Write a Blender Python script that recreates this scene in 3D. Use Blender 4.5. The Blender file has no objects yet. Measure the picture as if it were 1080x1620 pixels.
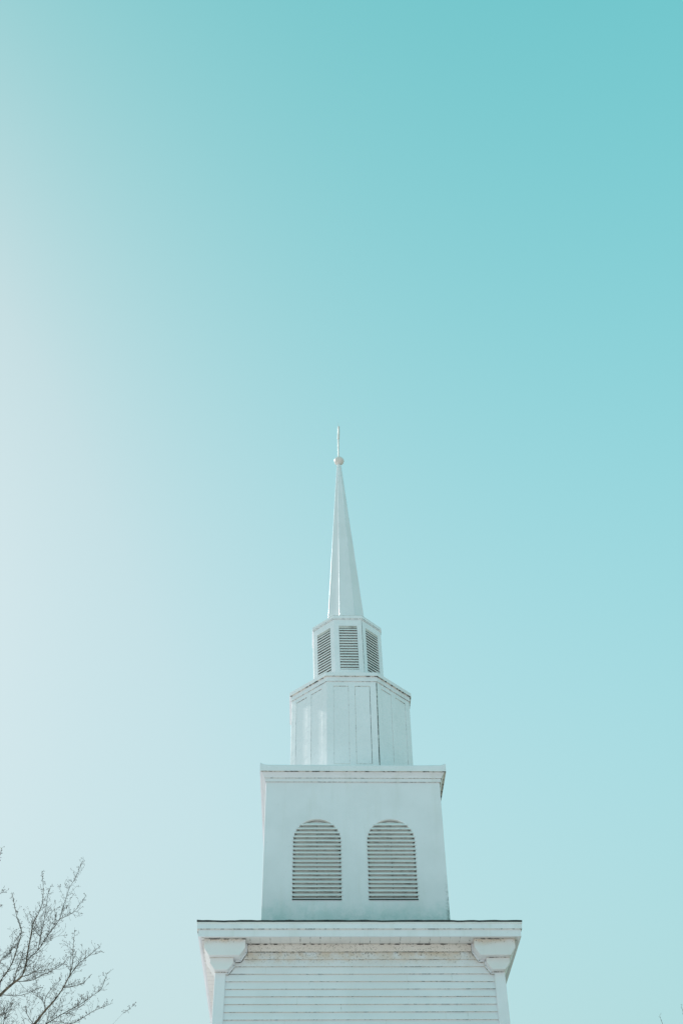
import bpy, bmesh, math, random
from mathutils import Vector as V, Matrix
from mathutils import noise as mnoise
R = math.radians
S = bpy.context.scene
COL = S.collection

# ------------------------------------------------------------ camera
CAM = dict(f=1867.92, pitch=43.648, roll=0.9552, yaw=2.1314, pos=(-0.7565, -18.1828, 1.6))
cd = bpy.data.cameras.new('camera')
cam = bpy.data.objects.new('camera', cd)
COL.objects.link(cam)
S.camera = cam
cd.sensor_fit = 'VERTICAL'; cd.sensor_height = 36.0; cd.sensor_width = 24.0
cd.lens = CAM['f'] / 1620.0 * 36.0
cd.clip_end = 6000.0
y, p, r = R(CAM['yaw']), R(CAM['pitch']), R(CAM['roll'])
right0 = V((math.cos(y), -math.sin(y), 0)); flat = V((math.sin(y), math.cos(y), 0))
fw = flat*math.cos(p) + V((0, 0, 1))*math.sin(p)
up0 = -flat*math.sin(p) + V((0, 0, 1))*math.cos(p)
cx = math.cos(r)*right0 - math.sin(r)*up0
cy = math.sin(r)*right0 + math.cos(r)*up0
px, py, pz = CAM['pos']
cam.matrix_world = Matrix(((cx.x, cy.x, -fw.x, px), (cx.y, cy.y, -fw.y, py), (cx.z, cy.z, -fw.z, pz), (0, 0, 0, 1)))

# ------------------------------------------------------------ sky, sun, exposure
SUN_EL, SUN_ROT = 40.0, -46.8            # sun to the left of and beyond the steeple
w = bpy.data.worlds.new('World'); S.world = w; w.use_nodes = True
nt = w.node_tree
bg = nt.nodes['Background']; bg.inputs['Strength'].default_value = 0.1
sky = nt.nodes.new('ShaderNodeTexSky'); sky.sky_type = 'NISHITA'; sky.sun_disc = False
sky.sun_elevation = R(SUN_EL); sky.sun_rotation = R(SUN_ROT)
sky.air_density = 1.0; sky.dust_density = 1.0; sky.ozone_density = 1.0
# colour grade of the whole sky: per-channel gain and gamma, paler towards the horizon
sep = nt.nodes.new('ShaderNodeSeparateColor'); nt.links.new(sky.outputs[0], sep.inputs[0])
comb = nt.nodes.new('ShaderNodeCombineColor')
tc = nt.nodes.new('ShaderNodeTexCoord'); sx = nt.nodes.new('ShaderNodeSeparateXYZ')
nt.links.new(tc.outputs['Generated'], sx.inputs[0])
def wm(op, a, b=None, clamp=False):
    n = nt.nodes.new('ShaderNodeMath'); n.operation = op; n.use_clamp = clamp
    for i, v in enumerate((a, b)):
        if v is None: continue
        if isinstance(v, (int, float)): n.inputs[i].default_value = v
        else: nt.links.new(v, n.inputs[i])
    return n.outputs[0]
hz = wm('SUBTRACT', 1.0, wm('MAXIMUM', sx.outputs['Z'], 0.0))
GRADE = [(-0.60, 0.6567, 3.15, -3.06), (-0.3624, 0.1603, 1.0188, -1.0568), (-0.3623, 0.1839, 1.1491, -1.3035)]
for i, (a, g, k, k2) in enumerate(GRADE):
    v = wm('POWER', wm('MULTIPLY', sep.outputs[i], 0.1), g)
    e = wm('EXPONENT', wm('MULTIPLY', hz, wm('ADD', wm('MULTIPLY', hz, k2), k)))
    v = wm('MULTIPLY', wm('MULTIPLY', v, e), 10.0*math.exp(a))
    if i == 0:                               # wider glow: lift the middle tones a little
        v = wm('ADD', v, wm('MULTIPLY', wm('MULTIPLY', wm('SUBTRACT', v, 1.5), wm('SUBTRACT', 6.2, v)), 0.026))
                                             # soft shoulder: the glow stays blue-white
        v = wm('SUBTRACT', v, wm('MULTIPLY', wm('MAXIMUM', wm('SUBTRACT', v, 5.6), 0.0), 0.4))
    nt.links.new(v, comb.inputs[i])
nt.links.new(comb.outputs[0], bg.inputs['Color'])

ld = bpy.data.lights.new('sun', 'SUN'); ld.energy = 5.0; ld.angle = R(0.5); ld.color = (1.0, 0.965, 0.93)
sun = bpy.data.objects.new('sun', ld); COL.objects.link(sun)
sd = V((math.sin(R(SUN_ROT))*math.cos(R(SUN_EL)), math.cos(R(SUN_ROT))*math.cos(R(SUN_EL)), math.sin(R(SUN_EL))))
sun.rotation_euler = (-sd).to_track_quat('-Z', 'Y').to_euler()

S.view_settings.view_transform = 'Standard'; S.view_settings.look = 'None'
S.view_settings.exposure = 0.0; S.view_settings.gamma = 1.0
S.view_settings.use_curve_mapping = False

# ------------------------------------------------------------ materials
class NT:
    def __init__(s, name):
        s.m = bpy.data.materials.new(name); s.m.use_nodes = True
        s.t = s.m.node_tree; s.b = s.t.nodes['Principled BSDF']
        s.pos = s.t.nodes.new('ShaderNodeNewGeometry').outputs['Position']
        x = s.t.nodes.new('ShaderNodeSeparateXYZ'); s.t.links.new(s.pos, x.inputs[0])
        s.X, s.Y, s.Z = x.outputs
    def put(s, sock, v):
        if isinstance(v, bpy.types.NodeSocket): s.t.links.new(v, sock)
        elif isinstance(v, (tuple, list)) and len(v) == 3 and sock.type == 'RGBA': sock.default_value = (*v, 1)
        else: sock.default_value = v
    def math(s, op, a, b=0.0, clamp=False):
        n = s.t.nodes.new('ShaderNodeMath'); n.operation = op; n.use_clamp = clamp
        s.put(n.inputs[0], a); s.put(n.inputs[1], b); return n.outputs[0]
    def noise(s, scale, detail=4.0, rough=0.55, stretch=None):
        n = s.t.nodes.new('ShaderNodeTexNoise')
        vec = s.pos
        if stretch:
            mp = s.t.nodes.new('ShaderNodeMapping'); s.t.links.new(vec, mp.inputs[0]); mp.inputs['Scale'].default_value = stretch; vec = mp.outputs[0]
        s.t.links.new(vec, n.inputs['Vector'])
        n.inputs['Scale'].default_value = scale; n.inputs['Detail'].default_value = detail; n.inputs['Roughness'].default_value = rough
        return n.outputs['Fac']
    def ramp(s, v, lo, hi, a=0.0, b=1.0):
        n = s.t.nodes.new('ShaderNodeMapRange'); n.interpolation_type = 'SMOOTHSTEP'
        s.put(n.inputs[0], v)
        for i, q in zip((1, 2, 3, 4), (lo, hi, a, b)): s.put(n.inputs[i], q)
        return n.outputs[0]
    def mix(s, f, a, b):
        n = s.t.nodes.new('ShaderNodeMix'); n.data_type = 'RGBA'
        s.put(n.inputs[0], f); s.put(n.inputs[6], a); s.put(n.inputs[7], b); return n.outputs[2]
    def bump(s, h, strength, dist=0.01):
        n = s.t.nodes.new('ShaderNodeBump'); n.inputs['Strength'].default_value = strength; n.inputs['Distance'].default_value = dist
        s.put(n.inputs['Height'], h); s.t.links.new(n.outputs[0], s.b.inputs['Normal'])
    def done(s, col, rough=0.55, spec=0.4):
        s.put(s.b.inputs['Base Color'], col); s.put(s.b.inputs['Roughness'], rough); s.b.inputs['Specular IOR Level'].default_value = spec
        return s.m

def white_paint(name, c1=(.81, .80, .835), c2=(.76, .755, .785), rough=.5, spec=.4, speck=.02, bmp=.12, streaks=.35, stain=None, algae=None, boards=None):
    n = NT(name)
    col = n.mix(n.ramp(n.noise(1.7, 6), .35, .7), c1, c2)
    streak = n.noise(5.0, 5, .6, (1, 1, .12))
    col = n.mix(n.math('MULTIPLY', n.ramp(streak, .5, .75), streaks), col, (.60, .60, .56))
    sp = n.noise(70, 3, .5)
    thr = .735 - speck
    dots = n.ramp(sp, thr, thr + .04)
    if stain:                       # run-off stain and mould freckles gathered under the eave
        z0, z1 = stain
        band = n.ramp(n.math('ADD', n.Z, n.math('MULTIPLY', n.noise(3, 4), .14)), z0, z1)
        blot = n.ramp(n.noise(4.5, 6, .65), .3, .62)
        col = n.mix(n.math('MULTIPLY', n.math('MULTIPLY', band, blot), .8), col, (.66, .50, .37))
        fine = n.noise(38, 4, .6)
        m = n.math('MULTIPLY', n.ramp(fine, .575, .63), band)
        col = n.mix(n.math('MULTIPLY', m, .8), col, (.12, .09, .065))
    if algae:                       # green-grey growth at the foot of a wall
        z0, z1 = algae
        lift = n.math('SUBTRACT', n.Z, n.math('MULTIPLY', n.math('SUBTRACT', n.noise(2.6, 6, .7), .5), 1.0))
        f = n.ramp(lift, z1, z0)
        col = n.mix(n.math('MULTIPLY', f, .34), col, (.22, .50, .48))
        patch = n.ramp(n.noise(7, 8, .75), .45, .62)
        f2 = n.math('MULTIPLY', n.ramp(n.Z, z1 - .05, z0 - .02), patch)
        col = n.mix(n.math('MULTIPLY', f2, .30), col, (.14, .38, .37))
        # mould creeping up the right-hand arris
        e = n.math('MULTIPLY', n.ramp(n.X, 1.33, 1.40), n.ramp(n.Z, 10.2, 9.3))
        e = n.math('MULTIPLY', e, n.ramp(n.noise(18, 6, .7), .42, .58))
        col = n.mix(n.math('MULTIPLY', e, .8), col, (.10, .15, .14))
    col = n.mix(n.math('MULTIPLY', dots, .7), col, (.22, .18, .14))
    n.bump(n.math('ADD', n.noise(26, 5), n.math('MULTIPLY', n.noise(240, 2), .3)), bmp, .006)
    return n.done(col, n.ramp(n.noise(8, 3), .3, .7, rough - .08, rough + .1), spec)

def mildew(name, lo, hi, light=(.58, .50, .42), dark=(.055, .045, .038), scale=17, stretch=None):
    n = NT(name)
    f = n.ramp(n.math('ADD', n.math('MULTIPLY', n.noise(scale, 5, .7, stretch), .75), n.math('MULTIPLY', n.noise(2.3, 3), .35)), lo, hi)
    return n.done(n.mix(f, light, dark), .85, .1)

M = {}
M['paint'] = white_paint('white_trim_paint')
M['siding'] = white_paint('clapboard_paint', stain=(8.36, 8.66), speck=.03, streaks=.08)
M['frieze'] = white_paint('stained_frieze_paint', c1=(.79, .715, .67), c2=(.76, .67, .61), speck=.13, streaks=.1)
M['capital'] = white_paint('capital_paint', c1=(.81, .78, .785), c2=(.75, .715, .715), stain=(8.64, 8.74), speck=.025)
M['soffit'] = white_paint('soffit_paint', c1=(.80, .775, .755), c2=(.74, .71, .69), streaks=0, speck=.06)
M['belfry'] = white_paint('belfry_paint', rough=.45, streaks=.22, algae=(9.28, 9.72), speck=.0)
M['metal'] = white_paint('white_metal_paint', streaks=.12, c1=(.81, .80, .83), c2=(.77, .765, .79), rough=.30, spec=.5, speck=-.02, bmp=.02)
M['slat'] = white_paint('louvre_slat_paint', streaks=.1, c1=(.82, .82, .83), c2=(.77, .77, .78), speck=.01)
M['spire'] = white_paint('spire_paint', streaks=.22, c1=(.79, .785, .81), c2=(.75, .75, .77), rough=.62, spec=.15, speck=-.02, bmp=.02)
M['reveal'] = white_paint('reveal_paint', c1=(.80, .76, .72), c2=(.74, .69, .64), streaks=0)
M['ledge'] = white_paint('ledge_membrane', c1=(.86, .86, .86), c2=(.80, .80, .79), streaks=0)
M['pinnacle'] = white_paint('finial_paint', c1=(.78, .72, .69), c2=(.66, .60, .57), rough=.5, speck=.03)
M['lip'] = mildew('clapboard_lip_mildew', .55, .64, scale=24, light=(.64, .55, .47))
M['joint'] = mildew('joint_mildew', .53, .62, light=(.66, .60, .54))
M['faint'] = mildew('faint_joint_mildew', .56, .66, light=(.72, .71, .70), dark=(.13, .12, .10))
M['crease'] = mildew('corner_mildew', .46, .58, light=(.50, .49, .46), dark=(.05, .06, .055))
M['under'] = mildew('louvre_shade_and_grime', .52, .78, light=(.60, .575, .54), dark=(.16, .15, .135), scale=9)  # slat undersides coloured brown-dark for shade; the lantern head strip is grime
n = NT('dark_shade'); M['dark'] = n.done(n.mix(n.noise(6), (.03, .035, .035), (.05, .05, .045)), .9, .1)  # near-black colour for shade behind the louvres and below the sill
n = NT('asphalt_shingle')
M['shingle'] = n.done(n.mix(n.ramp(n.noise(11, 5, .7), .35, .65), (.030, .036, .040), (.075, .075, .072)), .9, .2)
n = NT('bark')
n.bump(n.noise(45, 5, .7, (1, 1, .25)), .5, .01)
M['bark'] = n.done(n.mix(n.ramp(n.noise(14, 6, .7, (1, 1, .3)), .35, .65), (.23, .17, .125), (.09, .07, .055)), .9, .15)
n = NT('twig_bark')
M['twig'] = n.done(n.mix(n.ramp(n.noise(9, 4), .35, .65), (.12, .088, .066), (.055, .046, .038)), .85, .2)
n = NT('bud'); M['bud'] = n.done(n.mix(n.noise(12), (.085, .045, .035), (.05, .035, .028)), .7, .2)
n = NT('pale_gravel')
g = n.mix(n.ramp(n.noise(.35, 8, .65), .35, .65), (.59, .54, .545), (.52, .485, .49))
n.bump(n.noise(40, 4), .6, .03)
gr_ = n.mix(n.ramp(n.noise(7, 6, .7), .35, .65), (.12, .14, .06), (.17, .16, .09))
law = n.math('MULTIPLY', n.ramp(n.math('ADD', n.X, n.math('MULTIPLY', n.noise(.5, 5), 2.0)), 3.6, 4.2), n.ramp(n.Y, -7.0, -5.5))  # out-of-view lawn, added so less light bounces up to the right soffit
M['gravel'] = n.done(n.mix(law, n.mix(n.ramp(n.noise(9, 6, .7), .4, .7), g, (.61, .57, .56)), gr_), .95, .1)

# ------------------------------------------------------------ mesh helpers
class MB:
    def __init__(s): s.v = []; s.f = []; s.mi = []
    def face(s, pts, mi=0):
        i = len(s.v); s.v += [tuple(q) for q in pts]; s.f.append(list(range(i, i + len(pts)))); s.mi.append(mi)
    def box(s, a, b, mi=0):
        (x0, y0, z0), (x1, y1, z1) = a, b
        q = [(x0,y0,z0),(x1,y0,z0),(x1,y1,z0),(x0,y1,z0),(x0,y0,z1),(x1,y0,z1),(x1,y1,z1),(x0,y1,z1)]
        i = len(s.v); s.v += q
        for f in ((0,3,2,1),(4,5,6,7),(0,1,5,4),(1,2,6,5),(2,3,7,6),(3,0,4,7)):
            s.f.append([i + k for k in f]); s.mi.append(mi)
    def prism(s, poly, fn, d0, d1, mi=0):
        # poly of (a, b); fn(a, b, d) -> point
        n = len(poly); i = len(s.v)
        s.v += [tuple(fn(a, b, d0)) for a, b in poly] + [tuple(fn(a, b, d1)) for a, b in poly]
        s.f.append([i + k for k in range(n)][::-1]); s.mi.append(mi)
        s.f.append([i + n + k for k in range(n)]); s.mi.append(mi)
        for k in range(n):
            j = (k + 1) % n
            s.f.append([i + k, i + j, i + n + j, i + n + k]); s.mi.append(mi)
    def tube(s, pts, rad, n=5, mi=0, cap=True):
        pts = [V(q) for q in pts]; rings = []
        up = V((.31, .2, .93))
        for k, q in enumerate(pts):
            d = (pts[min(k + 1, len(pts) - 1)] - pts[max(k - 1, 0)])
            if d.length < 1e-6: d = V((0, 0, 1))
            d.normalize()
            a = d.cross(up)
            if a.length < .1: a = d.cross(V((1, 0, 0)))
            a.normalize(); b = d.cross(a)
            i = len(s.v)
            for j in range(n):
                t = 2*math.pi*j/n
                s.v.append(tuple(q + (a*math.cos(t) + b*math.sin(t))*rad[k]))
            rings.append(i)
        for k in range(len(rings) - 1):
            for j in range(n):
                j2 = (j + 1) % n
                s.f.append([rings[k] + j, rings[k] + j2, rings[k+1] + j2, rings[k+1] + j]); s.mi.append(mi)
        if cap:
            s.f.append([rings[0] + j for j in range(n)][::-1]); s.mi.append(mi)
            s.f.append([rings[-1] + j for j in range(n)]); s.mi.append(mi)
    def build(s, name, mats, parent=None, bevel=0, smooth=False, fix=True, xf=None):
        me = bpy.data.meshes.new(name)
        vs = [xf(q) for q in s.v] if xf else s.v
        me.from_pydata(vs, [], s.f)
        for m in (mats if isinstance(mats, (list, tuple)) else [mats]): me.materials.append(M[m])
        me.polygons.foreach_set('material_index', s.mi)
        if fix:
            bm = bmesh.new(); bm.from_mesh(me)
            bmesh.ops.remove_doubles(bm, verts=bm.verts, dist=1e-5)
            bmesh.ops.recalc_face_normals(bm, faces=bm.faces)
            bm.to_mesh(me); bm.free()
        if smooth: me.polygons.foreach_set('use_smooth', [True]*len(me.polygons))
        me.update()
        o = bpy.data.objects.new(name, me); COL.objects.link(o)
        if parent:
            o.parent = parent
        if bevel:
            b = o.modifiers.new('bevel', 'BEVEL'); b.width = bevel; b.segments = 2; b.limit_method = 'ANGLE'; b.angle_limit = R(35); b.harden_normals = False
        return o

def empty(name, loc=(0, 0, 0), **props):
    o = bpy.data.objects.new(name, None); o.empty_display_size = .5; COL.objects.link(o); o.location = loc
    for k, v in props.items(): o[k] = v
    return o

def ring(mb, n, profile, cx=0., cy=0., flags=None, sub=1, jit=None, clean=()):
    """Sweep a profile of (apothem, z) round an n-sided plan; flags give the material of each profile segment."""
    rot = math.pi/n
    k = 1/math.cos(math.pi/n)
    def pt(r, z, side, t):
        a0 = -math.pi/2 - rot + side*2*rot; a1 = a0 + 2*rot
        x = (math.cos(a0)*(1 - t) + math.cos(a1)*t)*r*k; y = (math.sin(a0)*(1 - t) + math.sin(a1)*t)*r*k
        return x, y
    for i in range(len(profile) - 1):
        (r0, z0), (r1, z1) = profile[i], profile[i+1]
        for sd in range(n):
            for q in range(sub):
                t0, t1 = q/sub, (q + 1)/sub
                P = []
                for (r_, z_, t, idx) in ((r0, z0, t0, i), (r0, z0, t1, i), (r1, z1, t1, i + 1), (r1, z1, t0, i + 1)):
                    x, y = pt(r_, z_, sd, t)
                    dz = jit(sd, t, idx, x, y) if jit else 0
                    P.append((x + cx, y + cy, z_ + dz))
                mb.face(P, 0 if (not flags or (sd in clean and flags[i] == 1)) else flags[i])

def twist(q, a=R(2.0)):
    x, y, z = q
    y -= .1956
    return lean((x*math.cos(a) - y*math.sin(a), x*math.sin(a) + y*math.cos(a) + .1956, z))
def lean(q):                               # the upper stages lean very slightly to the left
    x, y, z = q
    return (x - .0200*(z - 14.92), y, z)

# ------------------------------------------------------------ ground
g = MB(); N = 24; E = 3000.0
xs = [-E, -800, -250, -90, -45, -25, -12, 0, 12, 25, 45, 90, 250, 800, E]
def gz(a, b):
    d = math.hypot(a, b)
    return 0.0 if d < 30 else mnoise.noise(V((a*.01, b*.01, 0)))*min(1.5, (d - 30)*.01)
for i in range(len(xs) - 1):
    for j in range(len(xs) - 1):
        g.face([(xs[a], xs[b], gz(xs[a], xs[b])) for a, b in ((i, j), (i+1, j), (i+1, j+1), (i, j+1))])
o = g.build('ground', 'gravel'); o['kind'] = 'structure'
o['label'] = 'pale gravel forecourt with an unseen dark lawn added at right to dim the bounced light'

# ------------------------------------------------------------ the steeple
T = empty('church_steeple', (0, 0, 0), label='white clapboard church steeple with louvred belfry, octagonal stages and tapering spire', category='steeple')
DY = .1956

# foundation and clapboard tower walls (four sides, one board per 10 cm)
f = MB(); f.box((-1.99, -1.99, -.4), (1.99, 1.99, .42)); n = NT('foundation_concrete')
M['concrete'] = n.done(n.mix(n.noise(5, 6), (.42, .40, .37), (.30, .29, .27)), .9, .2)
f.build('foundation', 'concrete', T)

wl = MB()
EXP = .1033
Z1 = 8.555
def side_pt(k, u, d, z):                   # k = side, u along the wall, d outwards from the centre
    a = (u, -d) if k == 0 else (d, u) if k == 1 else (-u, d) if k == 2 else (-d, -u)
    return (a[0], a[1], z)
rnd = random.Random(3)
for k in range(4):
    z = Z1
    while z > .45:
        zb = max(z - EXP, .44)
        L = 1.856
        # split each course into lengths so the lap line wanders a little
        cuts = [-L] + sorted(rnd.uniform(-1.5, 1.5) for _ in range(2)) + [L]
        for a, b in zip(cuts[:-1], cuts[1:]):
            j = rnd.uniform(-.0016, .0016); jd = rnd.uniform(-.0015, .0015)
            wl.face([side_pt(k, a, 1.978 + jd, zb + j), side_pt(k, b, 1.978 + jd, zb + j), side_pt(k, b, 1.9625, z), side_pt(k, a, 1.9625, z)], 0)
            if b < L and rnd.random() < .45:
                wl.face([side_pt(k, b - .002, 1.9795 + jd, zb + j), side_pt(k, b + .0025, 1.9795 + jd, zb + j), side_pt(k, b + .0025, 1.964, z), side_pt(k, b - .002, 1.964, z)], 2)
            wl.face([side_pt(k, a, 1.950, zb + j), side_pt(k, b, 1.950, zb + j), side_pt(k, b, 1.978 + jd, zb + j), side_pt(k, a, 1.978 + jd, zb + j)], 1)
        z = zb
    wl.face([side_pt(k, -1.9, 1.945, .43), side_pt(k, 1.9, 1.945, .43), side_pt(k, 1.9, 1.945, 8.67), side_pt(k, -1.9, 1.945, 8.67)], 0)
wl.build('clapboard_wall', ('siding', 'lip', 'faint'), T, fix=False)

# stained frieze board right under the soffit, on each side
fr = MB()
for k in range(4):
    L = 1.60
    P = lambda u, d, z: side_pt(k, u, d, z)
    fr.face([P(-L, 1.981, 8.558), P(L, 1.981, 8.558), P(L, 1.976, 8.668), P(-L, 1.976, 8.668)], 0)
    fr.face([P(-L, 1.955, 8.558), P(L, 1.955, 8.558), P(L, 1.981, 8.558), P(-L, 1.981, 8.558)], 1)
    fr.face([P(-L, 1.9795, 8.655), P(L, 1.9795, 8.655), P(L, 1.984, 8.669), P(-L, 1.984, 8.669)], 1)
fr.build('frieze_board', ('frieze', 'joint'), T, fix=False)

# corner boards with their stepped capitals
UP = [(-.285, 8.668), (-.285, 8.545), (-.212, 8.432), (.212, 8.432), (.285, 8.545), (.285, 8.668)]
LO = [(-.160, 8.431), (-.160, 8.357), (-.090, 8.262), (.090, 8.262), (.160, 8.357), (.160, 8.431)]
for sx_ in (-1, 1):
    for sy_ in (-1, 1):
        c = MB()
        # an L of two boards round the corner, 2 cm proud of the clapboards
        x0, x1 = sorted((sx_*2.003, sx_*1.853)); y0, y1 = sorted((sy_*2.003, sy_*1.94))
        c.box((x0, y0, .42), (x1, y1, 8.263))
        x0, x1 = sorted((sx_*2.003, sx_*1.94)); y0, y1 = sorted((sy_*1.939, sy_*1.853))
        c.box((x0, y0, .42), (x1, y1, 8.263))
        cb = c.build('corner_board', 'paint', T, bevel=.011)
        for nm, prof, uc, out, inn in (('capital_block', UP, 1.877, 2.158, 1.60), ('capital_neck', LO, 1.913, 2.085, 1.74)):
            q = MB()
            q.prism(prof, lambda a, b, d: (sx_*uc + a, sy_*d, b), inn, out)
            kb = q.build(nm, 'capital', cb, bevel=.007)
        # mildewed joint under each capital step, on the outer face
        q = MB()
        for (u0, u1, z, d) in ((sx_*1.913 - .165, sx_*1.913 + .165, 8.4335, 2.0858), (sx_*1.925 - .085, sx_*1.925 + .085, 8.262, 2.0055)):
            q.box((u0, min(sy_*d, sy_*(d + .003)), z - .009), (u1, max(sy_*d, sy_*(d + .003)), z - .002))
            q.build('capital_joint', 'joint', cb); q = MB()
        q.box((sx_*1.877 - .287, min(sy_*2.1575, sy_*2.1612), 8.655), (sx_*1.877 + .287, max(sy_*2.1575, sy_*2.1612), 8.667))
        q.build('capital_joint', 'joint', cb)
        # channel trim that follows the capital where the siding meets it
        path = [(sx_*(1.877 - .297), 8.66), (sx_*(1.877 - .297), 8.54), (sx_*(1.877 - .218), 8.418), (sx_*(1.913 - .172), 8.418), (sx_*(1.913 - .172), 8.352), (sx_*(1.913 - .096), 8.247), (sx_*1.855, 8.247)]
        q = MB()
        for (a, b) in zip(path[:-1], path[1:]):
            A, B = V((a[0], 0, a[1])), V((b[0], 0, b[1])); dd = (B - A).normalized(); nn = V((dd.z, 0, -dd.x))
            A2, B2 = A - dd*.003, B + dd*.003
            def bar(w0, w1, d0, d1, mi):
                i = len(q.v)
                for s_ in (d0, d1):
                    for P0, w_ in ((A2, w0), (B2, w0), (B2, w1), (A2, w1)):
                        Q = P0 + nn*w_*(1 if sx_ > 0 else -1); q.v.append((Q.x, sy_*s_, Q.z))
                for fc in ((0,1,2,3),(4,5,6,7),(0,1,5,4),(1,2,6,5),(2,3,7,6),(3,0,4,7)):
                    q.f.append([i + t for t in fc]); q.mi.append(mi)
            bar(-.012, .009, 1.955, 1.996, 0)
            bar(.010, .015, 1.955, 1.983, 1)
        q.build('capital_trim', ('paint', 'joint'), cb)

# eave: two-step fascia, boarded soffit
e = MB()
FT, FB, WF = 8.8548, 8.6590, 2.2655
ring(e, 4, [(2.20, 8.672), (2.222, FB), (2.246, FB), (2.2465, 8.760), (WF, 8.762), (WF, FT - .018), (WF + .008, FT - .016), (WF + .008, FT), (2.1, FT)], flags=[0, 0, 0, 1, 0, 2, 2, 0])
e.build('fascia', ('paint', 'joint', 'soffit'), T)
s = MB()
ring(s, 4, [(1.93, 8.672), (2.224, 8.672)])
rnd = random.Random(8)
for k in range(4):
    u = -2.10 + .012
    while u < 2.15:
        lo = max(1.99, abs(u) + .006)
        if lo < 2.22:
            w_ = rnd.uniform(.0035, .006); hi = 2.221
            P = lambda uu, d: side_pt(k, uu, d, 8.6695)
            s.face([P(u - w_, lo), P(u + w_, lo), P(u + w_, hi), P(u - w_, hi)], 1)
        u += .1395
    # mitre line
    s.face([side_pt(k, 1.99, 2.0, 8.669), side_pt(k, 2.0, 1.99, 8.669), side_pt(k, 2.222, 2.212, 8.669), side_pt(k, 2.212, 2.222, 8.669)], 1)
s.build('soffit', ('soffit', 'faint'), T, fix=False)

# low hipped shingle roof round the belfry foot
rf = MB()
def rj(sd_, t, i, x, y_):
    if i > 2: return 0
    return .009*mnoise.noise(V((x*5, y_*5, 1.3 + sd_*0))) + 0.006*mnoise.noise(V((x*17, y_*21, 4.0)))
ring(rf, 4, [(2.18, FT + .001), (2.276, FT + .002), (2.277, FT + .026), (1.15, 9.16)], sub=60, jit=rj)
rf.build('roof', 'shingle', T)

# ------------------------------------------------------------ belfry
BX, WB = -.012, 1.4149
YF = -WB + DY
HOLES = (-.594, .567); HW, ZS, ZB = .3705, 10.662, 9.686
def arch(hc, r_, zs, zb, n_=28):
    pts = [(hc - r_, zb), (hc - r_, zs)]
    pts += [(hc - r_*math.cos(math.pi*i/n_), zs + r_*math.sin(math.pi*i/n_)) for i in range(1, n_)]
    return pts + [(hc + r_, zs), (hc + r_, zb)]
bf = bmesh.new()
def loop(pts, yv):
    vs = [bf.verts.new((a, yv, b)) for a, b in pts]
    return [bf.edges.new((vs[i], vs[(i + 1) % len(vs)])) for i in range(len(vs))], vs
X0, X1, BZ0, BZ1 = BX - WB, BX + WB, 8.9, 11.78
outer = [(X0, BZ0), (X0, BZ1), (X1, BZ1), (X1, BZ0)]
eds, vo = loop(outer, YF)
rv = []
for hc in HOLES:
    e2, v2 = loop(arch(hc, HW, ZS, ZB), YF); eds += e2; rv.append(v2)
bmesh.ops.triangle_fill(bf, use_beauty=True, use_dissolve=False, edges=eds)
for v2 in rv:
    back = [bf.verts.new((v.co.x, YF + .085, v.co.z)) for v in v2]
    for i in range(len(v2)):
        j = (i + 1) % len(v2); fc = bf.faces.new((v2[i], v2[j], back[j], back[i])); fc.material_index = 1
yb = DY + WB
bk = [bf.verts.new((a, yb, b)) for a, b in outer]
for i in range(4):
    j = (i + 1) % 4; bf.faces.new((vo[i], bk[i], bk[j], vo[j]))
bf.faces.new(bk)
bmesh.ops.recalc_face_normals(bf, faces=bf.faces)
me = bpy.data.meshes.new('belfry_wall'); bf.to_mesh(me); bf.free()
me.materials.append(M['belfry']); me.materials.append(M['reveal'])
BEL = bpy.data.objects.new('belfry_wall', me); COL.objects.link(BEL); BEL.parent = T
b = BEL.modifiers.new('bevel', 'BEVEL'); b.width = .010; b.segments = 2; b.limit_method = 'ANGLE'; b.angle_limit = R(60)

def slat_rows(mb, wfun, zlip, pitch, nrow, fr, out, dep, und, rnd, spike):
    """Sawtooth louvre slats. fr(u, d, z): d is outwards from the face plane."""
    for i in range(nrow):
        z = zlip - pitch*i + rnd.uniform(-.002, .002)
        w0 = wfun(z)
        ztop = z + pitch - .002
        w1 = min(wfun(ztop), w0 + spike)
        s0 = rnd.uniform(-.002, .002); s1 = rnd.uniform(-.0025, .0025)
        A = [fr(-w0 - spike, out, z + s0), fr(w0 + spike, out, z + s1), fr(w1 - .003, -dep, ztop), fr(-w1 + .003, -dep, ztop)]
        mb.face(A, 0)
        tz = .009                              # lip thickness
        mb.face([fr(-w0 - spike, out, z + s0), fr(w0 + spike, out, z + s1), fr(w0 + spike*.8, out - .002, z - tz + s1), fr(-w0 - spike*.8, out - .002, z - tz + s0)], 0)
        mb.face([fr(-w0 - spike*.8, out - .002, z - tz + s0), fr(w0 + spike*.8, out - .002, z - tz + s1), fr(w0 - spike*2.6 - .004, -und, z - tz + .004), fr(-w0 + spike*2.6 + .004, -und, z - tz + .004)], 1)

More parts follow.
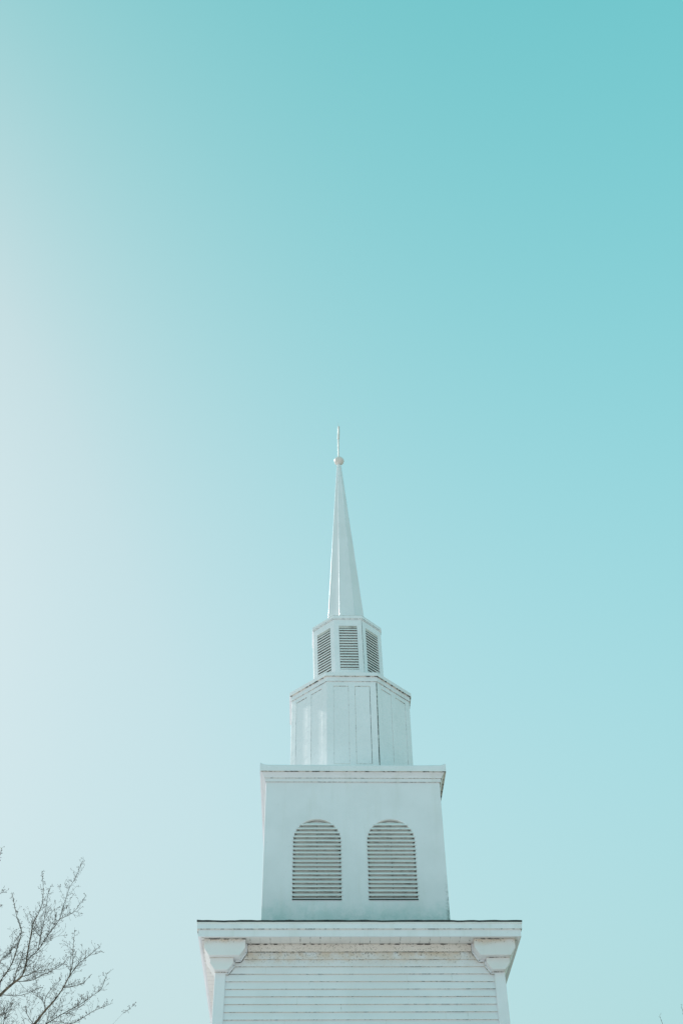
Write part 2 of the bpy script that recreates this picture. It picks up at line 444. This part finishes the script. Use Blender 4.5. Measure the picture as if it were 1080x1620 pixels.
for hc in HOLES:
    rnd = random.Random(int(hc*100) + 500)
    m = MB()
    fr_ = lambda u, d, z: (hc + u, YF - d, z)
    def wf(z):
        if z <= ZS: return HW
        h = z - ZS
        return math.sqrt(max(HW*HW - h*h, 0.0))
    m.face([fr_(-wf(10.96), -.070, 10.955), fr_(wf(10.96), -.070, 10.955), fr_(.11, -.071, 11.012), fr_(0, -.071, 11.030), fr_(-.11, -.071, 11.012)], 0)
    slat_rows(m, wf, 10.930, .0692, 18, fr_, .016, .046, .046, rnd, .015)
    # bottom sill slat and its shadow line, painted dark
    m.face([fr_(-HW - .004, .012, ZB + .006), fr_(HW + .004, .012, ZB + .006), fr_(HW, -.046, 9.745), fr_(-HW, -.046, 9.745)], 0)
    m.face([fr_(-HW - .004, .012, ZB + .006), fr_(HW + .004, .012, ZB + .006), fr_(HW + .004, .010, ZB - .008), fr_(-HW - .004, .010, ZB - .008)], 2)
    m.face([fr_(-HW - .004, .010, ZB - .008), fr_(HW + .004, .010, ZB - .008), fr_(HW, -.002, ZB - .004), fr_(-HW, -.002, ZB - .004)], 2)
    # mullion behind the slats shows as a dark tick in every gap
    for i in range(18):
        z = 10.930 - .0692*i
        m.box((hc - .006, YF + .032, z - .016), (hc + .006, YF + .050, z - .0095), 2)
    # near-black sheet standing in for the unlit space inside
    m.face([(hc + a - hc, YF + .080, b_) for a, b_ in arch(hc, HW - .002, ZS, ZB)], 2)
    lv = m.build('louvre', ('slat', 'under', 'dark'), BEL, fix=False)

# belfry cornice
c = MB()
def upturn(sd_, t, i, x, y_):
    d = min(t, 1 - t)*3.04
    k = max(0.0, 1 - d/.085)
    if i >= 9: return .034*k*k*(3 - 2*k) + .003*mnoise.noise(V((x*3, y_*3, 0)))
    return .002*mnoise.noise(V((x*4, y_*4, i)))
prof = [(WB - .002, 11.702), (1.431, 11.700), (1.432, 11.762), (1.444, 11.764), (1.447, 11.780), (1.461, 11.805), (1.482, 11.830), (1.490, 11.846), (1.519, 11.848), (1.5208, 11.945), (1.514, 11.962), (1.0, 11.985)]
ring(c, 4, prof, cx=BX + .004, cy=DY, flags=[1, 0, 1, 0, 0, 0, 0, 1, 2, 2, 2], sub=48, jit=upturn, clean=(3,))
c.build('cornice', ('paint', 'joint', 'metal'), BEL)
# flat metal ledge on top of the belfry
d = MB(); d.box((BX - 1.45, DY - 1.45, 11.93), (BX + 1.45, DY + 1.45, 11.968)); d.build('ledge', 'ledge', BEL)
# faint vertical panel joints on the belfry wall
j = MB()
for xx in (.008, ):
    j.box((xx - .002, YF - .0022, 9.0), (xx + .002, YF + .01, 11.69))
j.build('panel_joint', 'belfry', BEL)

# ------------------------------------------------------------ octagonal stages
def facef(k, ap, cxx, cyy):
    a = -math.pi/2 + k*math.pi/4
    nx, ny = math.cos(a), math.sin(a); tx, ty = -ny, nx
    return lambda u, d, z: (cxx + nx*(ap + d) + tx*u, cyy + ny*(ap + d) + ty*u, z)
def fbox(mb, F, u0, u1, z0, z1, d0, d1, mi=0):
    i = len(mb.v)
    for d_ in (d0, d1):
        mb.v += [F(u0, d_, z0), F(u1, d_, z0), F(u1, d_, z1), F(u0, d_, z1)]
    for fc in ((0,1,2,3),(4,5,6,7),(0,1,5,4),(1,2,6,5),(2,3,7,6),(3,0,4,7)):
        mb.f.append([i + t for t in fc]); mb.mi.append(mi)
TAN = math.tan(math.pi/8)
A1, CX1 = 1.0702, .018
core = MB(); ring(core, 8, [(A1 - .006, 11.9), (A1 - .006, 14.03)], cx=CX1, cy=DY)
DR = core.build('octagonal_drum', 'metal', T)
for k in range(8):
    F = facef(k, A1 - .006, CX1, DY)
    hwid = A1*TAN
    p_ = MB()
    PAN = [(-.324, -.058), (.054, .322)]
    # stiles and rails
    zt, zb_ = 13.852, 12.258
    for u0, u1 in ((-hwid + .001, PAN[0][0]), (PAN[0][1], PAN[1][0]), (PAN[1][1], hwid - .001)):
        fbox(p_, F, u0, u1, 11.92, 14.0, -.03, .006)
    for u0, u1 in PAN:
        fbox(p_, F, u0 - .001, u1 + .001, zt, 14.0, -.03, .0055); fbox(p_, F, u0 - .001, u1 + .001, 11.92, zb_, -.03, .0055)
    p_.build('drum_panelling', 'metal', DR, bevel=.003)
    q = MB(); rk = random.Random(k + 3)
    wts = {0: (0, 1, 1, 2), 1: (1, 1, 1, 1), 7: (0, 0, 0, 0)}.get(k, (1, 1, 1, 1))
    mats_ = (1, 0, 2)                       # faint, joint, crease
    ues = [(PAN[0][0], 1), (PAN[0][1], -1), (PAN[1][0], 1), (PAN[1][1], -1)]
    for (u_, sg), wv in zip(ues, wts):
        z0 = zb_
        ww = (.004, .005, .008)[wv]
        a_, b_ = sorted((u_, u_ + sg*ww))
        q.face([F(a_, .0012, z0), F(b_, .0012, z0), F(b_, .0012, zt), F(a_, .0012, zt)], mats_[wv] if wv != 1 else (0 if (u_ > 0 and k == 0) else 1))
    for u0, u1 in PAN:
        q.face([F(u0, .0015, zt - .012), F(u1, .0015, zt - .012), F(u1, .0015, zt - .001), F(u0, .0015, zt - .001)], 0)
        q.face([F(u0, .0015, zb_ + .001), F(u1, .0015, zb_ + .001), F(u1, .0015, zb_ + .007), F(u0, .0015, zb_ + .007)], 1 if k != 0 else 0)
    q.build('panel_seam', ('joint', 'faint', 'crease'), DR, fix=False)
# mildewed arris between the front face and the face to its right
q = MB()
for k, mi_ in ((0, 0),):
    F = facef(k, A1, CX1, DY); G = facef(k + 1, A1, CX1, DY); h = A1*TAN
    q.face([F(h - .010, .0025, 11.98), F(h + .001, .0025, 11.98), F(h + .001, .0025, 13.94), F(h - .010, .0025, 13.94)], 0)
    q.face([G(-h - .001, .0025, 11.98), G(-h + .007, .0025, 11.98), G(-h + .007, .0025, 13.94), G(-h - .001, .0025, 13.94)], 0)
q.build('corner_mildew', 'crease', DR, fix=False)
c = MB()
A1C = 1.1104
def wob(sd_, t, i, x, y_): return .004*mnoise.noise(V((x*2.2, y_*2.2, i*.3)))
ring(c, 8, [(A1 - .003, 13.946), (1.082, 13.944), (1.083, 14.040), (1.109, 14.043), (A1C, 14.116), (.5, 14.17)], cx=CX1, cy=DY, flags=[1, 0, 1, 2, 2], sub=8, jit=wob, clean=(5, 6))
c.build('cornice', ('paint', 'joint', 'metal'), DR)

# lantern
A2 = .649
LN = MB(); H2 = A2*TAN; U = .1715; LZ0, LZ1 = 14.512, 15.532
rings_ = MB()
for k in range(8):
    F = facef(k, A2, 0, DY)
    for (u0, u1, z0, z1) in ((-H2, -U, 14.1, 15.70), (U, H2, 14.1, 15.70), (-U, U, 14.1, LZ0), (-U, U, LZ1, 15.70)):
        LN.face([F(u0, 0, z0), F(u1, 0, z0), F(u1, 0, z1), F(u0, 0, z1)], 0)
    for (a_, b_, mi_) in (((-U, LZ0), (U, LZ0), 0), ((U, LZ0), (U, LZ1), 0), ((U, LZ1), (-U, LZ1), 1), ((-U, LZ1), (-U, LZ0), 0)):
        LN.face([F(a_[0], 0, a_[1]), F(b_[0], 0, b_[1]), F(b_[0], -.06, b_[1]), F(a_[0], -.06, a_[1])], mi_)
LAN = LN.build('lantern', ('metal', 'joint'), T, xf=lean)
for k in range(8):
    F = facef(k, A2, 0, DY); rnd = random.Random(k + 40)
    m = MB()
    slat_rows(m, lambda z: U - .002, 15.443, .0611, 16, F, .004, .034, .016, rnd, 0.0)
    m.face([F(-U, -.004, 15.478), F(U, -.004, 15.478), F(U, -.004, LZ1), F(-U, -.004, LZ1)], 3)
    m.face([F(-U, -.058, LZ0), F(U, -.058, LZ0), F(U, -.058, LZ1), F(-U, -.058, LZ1)], 2)
    m.build('louvre', ('slat', 'under', 'dark', 'under'), LAN, fix=False, xf=lean)
c = MB()
ring(c, 8, [(A2 - .002, 15.684), (.657, 15.683), (.658, 15.705), (.664, 15.707), (.6658, 15.764), (.660, 15.775), (.33, 15.86)], cx=0, cy=DY, flags=[1, 0, 1, 2, 1, 2], sub=6, jit=wob, clean=(5, 6))
c.build('cornice', ('paint', 'joint', 'metal'), LAN, xf=lean)
q = MB()
F = facef(0, A2, 0, DY); G = facef(1, A2, 0, DY)
q.face([F(H2 - .006, .002, 14.15), F(H2 + .0005, .002, 14.15), F(H2 + .0005, .002, 15.68), F(H2 - .006, .002, 15.68)])
q.build('corner_mildew', 'crease', LAN, fix=False, xf=lean)

# spire
sp = MB()
ring(sp, 8, [(.366, 15.80), (.362, 15.868), (.0462, 20.57), (.02, 20.60)], cx=0, cy=DY, sub=1)
SPI = sp.build('spire', 'spire', T, xf=twist, bevel=.006)
SX = -.112
for k in range(8):                          # half-round standing seams on the arrises
    a = -math.pi/2 + (k + .5)*math.pi/4 + R(2.0); kk = 1/math.cos(math.pi/8)
    q = MB(); pts = [lean((math.cos(a)*r_*kk, DY + math.sin(a)*r_*kk, z_)) for r_, z_ in ((.3625, 15.868), (.3615, 15.88), (.2115, 18.1), (.0466, 20.53))]
    q.tube(pts, [.008, .008, .0065, .004], 8); q.build('seam', 'metal', SPI, smooth=True)
bl = MB()
ring(bl, 10, [(.02, 20.60), (.048, 20.627), (.090, 20.668), (.107, 20.706), (.107, 20.740), (.082, 20.785), (.02, 20.815)], cx=SX + .004, cy=DY)
bl.build('ball_finial', 'pinnacle', SPI, bevel=.004)
rd = MB()
rd.tube([(SX - .003, DY, 20.78), (SX - .006, DY, 21.10), (SX - .004, DY, 21.45)], [.018, .0175, .018], 8)
rd.tube([(SX - .003, DY, 21.45), (SX + .004, DY, 21.66), (SX + .007, DY, 21.865)], [.0245, .0235, .0225], 8)
rd.tube([(SX + .003, DY, 21.86), (SX + .001, DY, 21.93), (SX + .001, DY, 22.01)], [.0045, .004, .0025], 5)
rd.build('finial_rod', 'pinnacle', SPI)

# ------------------------------------------------------------ trees
LIMBS = {"A":[[-7.06,6.0,10.92],[-6.91,5.94,11.07],[-6.78,5.98,11.26],[-6.63,5.95,11.4],[-6.47,5.93,11.54],[-6.44,5.98,11.8],[-6.47,6.07,12.11],[-6.46,6.05,12.43],[-6.45,6.04,12.71],[-6.36,5.96,12.88],[-6.33,6.01,13.13],[-6.35,5.96,13.46],[-6.44,5.95,13.82]],"B":[[-6.45,6.0,11.72],[-6.41,5.91,11.86],[-6.18,5.74,12.01],[-6.08,5.73,12.23],[-5.96,5.73,12.44],[-5.83,5.64,12.61],[-5.79,5.66,12.93],[-5.74,5.71,13.33],[-5.65,5.72,13.56],[-5.58,5.74,13.87],[-5.54,5.75,14.02]],"C":[[-6.37,6.0,10.35],[-6.2,6.02,10.53],[-6.09,6.03,10.61],[-5.9,6.0,10.88],[-5.75,5.95,11.04],[-5.63,6.0,11.29],[-5.51,5.93,11.54],[-5.51,6.07,11.9],[-5.54,6.06,12.16],[-5.55,6.01,12.54]],"D":[[-5.52,6.0,11.56],[-5.37,5.93,11.78],[-5.19,5.9,11.92],[-4.96,5.9,12.15]],"E":[[-6.11,6.0,10.45],[-5.91,6.02,10.57],[-5.68,6.0,10.72],[-5.42,5.95,10.86],[-5.21,5.98,10.99],[-5.0,6.06,11.2],[-4.82,5.93,11.29],[-4.75,5.93,11.61]],"F":[[-6.25,6.0,10.45],[-6.0,6.06,10.55],[-5.68,6.1,10.61],[-5.4,6.08,10.63],[-5.21,6.18,10.77],[-4.98,6.05,10.86],[-4.77,6.09,10.98],[-4.62,6.05,11.02]],"G":[[-7.13,6.0,11.12],[-6.96,5.96,11.33],[-6.84,5.98,11.57],[-6.75,6.04,11.83],[-6.68,5.97,12.13],[-6.66,6.01,12.51],[-6.82,6.07,12.84],[-6.9,5.94,13.09],[-7.0,5.93,13.35]],"H":[[-6.64,6.0,11.42],[-6.59,5.91,11.63],[-6.52,5.74,11.7],[-6.49,5.76,11.91],[-6.43,5.73,11.93]],"I":[[-6.48,6.0,11.56],[-6.36,6.01,11.6],[-6.21,6.03,11.68],[-5.9,6.04,11.74],[-5.71,6.0,11.84]],"J":[[-6.57,6.0,11.46],[-6.32,6.15,11.54],[-6.17,6.44,11.78],[-5.97,6.41,11.84]],"K":[[-6.8,6.0,11.19],[-6.51,5.98,11.16],[-6.29,5.98,11.22],[-6.04,5.89,11.3]],"M":[[-7.18,6.0,11.38],[-6.98,5.82,11.59],[-6.94,5.73,11.64],[-7.05,5.83,11.92],[-7.16,5.73,12.14],[-7.18,5.67,12.54],[-7.18,5.68,12.79],[-7.1,5.7,12.95]],"N":[[-7.49,6.0,12.26],[-7.5,6.08,13.16],[-7.5,6.16,14.02],[-7.52,6.3,14.31],[-7.48,6.21,14.52]],"O":[[-7.46,6.0,13.03],[-7.27,5.81,13.13],[-7.17,5.71,13.22],[-7.09,5.79,13.28]],"P":[[-5.91,6.0,10.89],[-5.91,5.86,11.06],[-5.79,5.68,11.16],[-5.64,5.8,11.41]],"Q":[[-6.72,6.0,10.27],[-6.66,5.89,10.5],[-6.6,5.68,10.69],[-6.55,5.78,10.98]],"R":[[-7.02,6.0,10.73],[-6.86,5.98,10.78],[-6.63,5.91,10.8],[-6.57,5.97,11.05]],"S":[[-6.08,6.0,10.6],[-6.23,5.95,10.77],[-6.25,5.8,10.87]],"T":[[-6.25,6.0,12.12],[-6.19,5.77,12.34],[-6.13,5.58,12.55],[-6.14,5.58,13.14],[-6.13,5.68,13.38]],"U":[[-5.91,6.0,12.78],[-5.7,5.92,12.84],[-5.53,5.72,12.87],[-5.38,5.79,13.21]],"V":[[-5.89,6.0,11.69],[-5.7,5.99,11.8],[-5.6,5.97,11.95]],"W":[[-7.0,6.0,11.75],[-6.95,6.03,11.97],[-6.85,6.15,12.11],[-6.83,6.26,12.4],[-6.72,6.26,12.62]],"X":[[-5.61,6.0,11.33],[-5.42,6.2,11.45],[-5.29,6.39,11.59],[-5.16,6.36,11.73]],"Y":[[-5.32,6.0,10.92],[-5.25,6.15,11.12],[-5.27,6.28,11.31]],"Z":[[-4.61,6.0,10.45],[-4.44,5.98,10.69],[-4.29,5.75,10.73],[-4.11,5.89,10.95]]}
LIMBS = {k: [(q[0] - .06, q[1], q[2] - .09) for q in v] for k, v in LIMBS.items()}
def smooth_path(pts, n_):
    P = [V(q) for q in pts]; P = [P[0]*2 - P[1]] + P + [P[-1]*2 - P[-2]]
    out = []
    for i in range(1, len(P) - 2):
        for s_ in range(n_):
            t = s_/n_
            out.append(.5*((2*P[i]) + (P[i+1] - P[i-1])*t + (2*P[i-1] - 5*P[i] + 4*P[i+1] - P[i+2])*t*t + (3*P[i] - P[i-1] - 3*P[i+1] + P[i+2])*t**3))
    out.append(P[-2]); return out
def bud(mb, c, d, s_):
    c = V(c); d = d.normalized(); a = d.cross(V((.3, .9, .1))).normalized(); b = d.cross(a)
    tip = c + d*s_*1.6; i = len(mb.v)
    mid = c + d*s_*.6
    mb.v += [tuple(c)] + [tuple(mid + (a*math.cos(t) + b*math.sin(t))*s_*.62) for t in (0, 2.09, 4.19)] + [tuple(tip)]
    for q0 in range(3):
        q1 = (q0 + 1) % 3
        mb.f.append([i, i + 1 + q1, i + 1 + q0]); mb.mi.append(1)
        mb.f.append([i + 4, i + 1 + q0, i + 1 + q1]); mb.mi.append(1)
def rdir(rn, d, ang, lift):
    a = d.cross(V((rn.uniform(-1, 1), rn.uniform(-1, 1), rn.uniform(-1, 1))))
    if a.length < .05: a = d.cross(V((1, 0, 0)))
    a.normalize()
    q = d*math.cos(ang) + a*math.sin(ang) + V((0, 0, lift))
    return q.normalized()
def twig(mb, rn, start, d, length, rad, level, keep):
    nseg = 5 if level < 2 else 3
    pts = [V(start)]; dd = d.copy()
    for i in range(nseg):
        dd = (dd + V((rn.gauss(0, .27), rn.gauss(0, .27), rn.gauss(.12, .22)))).normalized()
        pts.append(pts[-1] + dd*length/nseg)
    if not keep(pts[-1]): return
    mb.tube(pts, [rad*(1 - .55*i/nseg) for i in range(nseg + 1)], 3, 0, cap=False)
    bud(mb, pts[-1], dd, rn.uniform(.008, .015))
    if level >= 2:
        for i in (1, 2):
            if rn.random() < .6: bud(mb, pts[i], rdir(rn, dd, 1.0, .2), rn.uniform(.006, .012))
        return
    k = max(2, int(length/(.075 if level else .085)))
    for i in range(k):
        t = (i + rn.random())/k
        if t < .12: continue
        x = t*nseg; a = min(int(x), nseg - 1); P = pts[a].lerp(pts[a+1], x - a)
        e_ = (pts[a+1] - pts[a]).normalized()
        l2 = length*rn.uniform(.22, .55)*(1.1 - .5*t)
        if level == 1: l2 = min(l2, .15)
        twig(mb, rn, P, rdir(rn, e_, rn.uniform(.6, 1.35), .14), max(l2, .03), max(rad*.66, .0022), level + 1, keep)
def dress(mb, rn, path, rads, t0, spacing, lmax, keep):
    acc = 0.0; total = sum((path[i+1] - path[i]).length for i in range(len(path) - 1)); run = 0.0; nxt = t0*total
    for i in range(len(path) - 1):
        sg = path[i+1] - path[i]; L_ = sg.length
        while nxt < run + L_:
            P = path[i].lerp(path[i+1], (nxt - run)/L_); t = nxt/total
            length = 1.25*lmax*(.12 + .88*rn.random()**1.4)*(1.05 - .85*t)
            twig(mb, rn, P, rdir(rn, sg.normalized(), rn.uniform(.55, 1.35), .16), max(length, .05), max(min(rads[i]*.55, .0048), .0027), 0 if length > .28 else 1, keep)
            nxt += spacing*rn.uniform(.5, 1.5)
        run += L_
def limb(mb, pts, r0, r1, n_=3, sides=6, pw=1.0):
    path = smooth_path(pts, n_); m_ = len(path) - 1
    rads = [r0 + (r1 - r0)*(i/m_)**pw for i in range(m_ + 1)]
    mb.tube(path, rads, sides); return path, rads
def make_tree(base, label, trunk_pts, trunk_r, limbs, autos, seed, auto_keep, spacing=.038, twig_keep=lambda q: True):
    rn = random.Random(seed); B = V(base)
    root = empty('bare_tree', base, label=label, category='tree', group='bare trees beside the church')
    rel = lambda q: tuple(V(q) - B)
    t = MB(); limb(t, trunk_pts, trunk_r[0], trunk_r[1], 5, 10)
    t.build('trunk', 'bark', root, smooth=True, xf=rel)
    cr = MB()
    for pts, r0, r1, pw, t0, lm in limbs:
        m = MB(); path, rads = limb(m, pts, r0, r1, 3, 7, pw)
        m.build('limb', 'bark' if r0 > .012 else 'twig', root, smooth=True, xf=rel)
        dress(cr, rn, path, rads, t0, spacing, lm, twig_keep)
    for st, en, r0 in autos:
        st, en = V(st), V(en); m = MB()
        mid1 = st.lerp(en, .33) + V((rn.gauss(0, .12), rn.gauss(0, .12), -.15)); mid2 = st.lerp(en, .66) + V((rn.gauss(0, .15), rn.gauss(0, .15), 0))
        path, rads = limb(m, [st, mid1, mid2, en], r0, .005, 4, 6, .8)
        m.build('limb', 'bark', root, smooth=True, xf=rel)
        for i in range(7):                       # secondary boughs
            k = int(len(path)*(.3 + .1*i)); k = min(k, len(path) - 2)
            dv = rdir(rn, (path[k+1] - path[k]).normalized(), rn.uniform(.5, .9), .3)
            ln = rn.uniform(.7, 1.6)*(1.3 - .1*i)
            E_ = path[k] + dv*ln
            if not auto_keep(E_): continue
            p2, r2 = limb(cr, [path[k], path[k] + dv*ln*.5 + V((rn.gauss(0, .06), rn.gauss(0, .06), 0)), E_ + V((0, 0, .15))], max(rads[k]*.55, .006), .003, 3, 4)
            dress(cr, rn, p2, r2, .1, .17, .55, auto_keep)
        dress(cr, rn, path, rads, .35, .2, .6, auto_keep)
    cr.build('crown', ('twig', 'bud'), root, fix=False, xf=rel)
    return root

def L(k, r0, r1, pw=1.0, t0=.05, lm=.6, pre=()):
    return (list(pre) + LIMBS[k], r0, r1, pw, t0, lm)
fk1, fk2, top = (-8.95, 6.15, 7.9), (-8.5, 6.1, 7.3), (-8.75, 6.2, 9.4)
left_limbs = [
    L('A', .070, .0026, .36, .35, .62, (fk1, (-8.0, 6.08, 9.7))),
    L('C', .066, .0026, .40, .35, .58, (fk2, (-7.3, 6.05, 9.2))),
    L('B', .012, .0024, .7), L('D', .009, .0030), L('E', .011, .0030, .8), L('F', .012, .0030, .7, .05, .5),
    L('G', .040, .0030, .42, .3, .55, (fk1, (-8.0, 6.1, 10.0))), L('H', .010, .004), L('I', .0095, .003), L('J', .008, .003), L('K', .007, .003, 1, .1, .3),
    L('M', .030, .003, .42, .35, .45, (fk1, (-7.9, 6.0, 10.3))), L('N', .030, .003, .6, .5, .35, (top, (-7.8, 6.0, 11.2))), L('O', .008, .003, 1, .1, .3),
    L('P', .008, .003), L('Q', .011, .003), L('R', .009, .003, 1, .1, .35), L('S', .007, .003), L('T', .008, .003), L('U', .006, .0026, 1, .1, .3),
    L('V', .006, .003, 1, .1, .3), L('W', .009, .003), L('X', .007, .003, 1, .1, .35), L('Y', .006, .003, 1, .1, .3), L('Z', .0018, .0012, 1, .8, .05, ((-5.0, 6.0, 9.6),)),
]
def left_edge(q): return q.x < -7.25 - .0*(q.z - 11) and (q.z < 9.6 or q.x < -7.4)
rn0 = random.Random(12)
autos = []
for i in range(11):
    a = R(100 + i*17 + rn0.uniform(-8, 8)); rr = rn0.uniform(2.0, 3.6)
    st = (-9.3 + .35*math.cos(a), 6.25 + .3*math.sin(a), rn0.uniform(4.5, 8.5))
    autos.append((st, (-9.9 + rr*math.cos(a), 6.3 + rr*math.sin(a), st[2] + rn0.uniform(3.0, 5.2)), .06))
make_tree((-9.5, 6.4, 0), 'leafless budding tree with ascending limbs, left of the steeple', [(-9.5, 6.4, -.1), (-9.45, 6.38, 2.5), (-9.2, 6.25, 5.2), (-8.95, 6.15, 7.9), (-8.75, 6.2, 9.6)], (.24, .085), left_limbs, autos, 5, left_edge)

def right_edge(q): return q.x > 11.75 + max(0, (14.5 - q.z))*.0
right_limbs = [
    ([(12.9, 20, 10.5), (12.1, 20, 13.3), (11.72, 20, 14.6), (11.50, 20, 15.2), (11.37, 20, 15.75), (11.33, 20, 16.2)], .04, .003, .7, .55, .25),
    ([(12.9, 20, 10.0), (12.0, 20.1, 12.6), (11.2, 20, 14.4), (10.80, 20, 15.2), (10.62, 20, 15.6), (10.57, 20, 15.92)], .04, .003, .7, .55, .2),
]
autos = []
for i in range(9):
    a = R(-100 + i*24 + rn0.uniform(-8, 8)); rr = rn0.uniform(1.8, 3.2)
    st = (13.4 + .25*math.cos(a), 20 + .25*math.sin(a), rn0.uniform(6.0, 10.0))
    autos.append((st, (14.6 + rr*math.cos(a), 20 + rr*math.sin(a), st[2] + rn0.uniform(3.0, 5.4)), .06))
make_tree((13.6, 20, 0), 'leafless tree whose topmost twigs just show right of the steeple', [(13.6, 20, -.1), (13.5, 20, 3), (13.35, 20, 6.5), (13.2, 20, 9.4), (13.3, 20, 11.0)], (.25, .09), right_limbs, autos, 9, right_edge, spacing=.12)
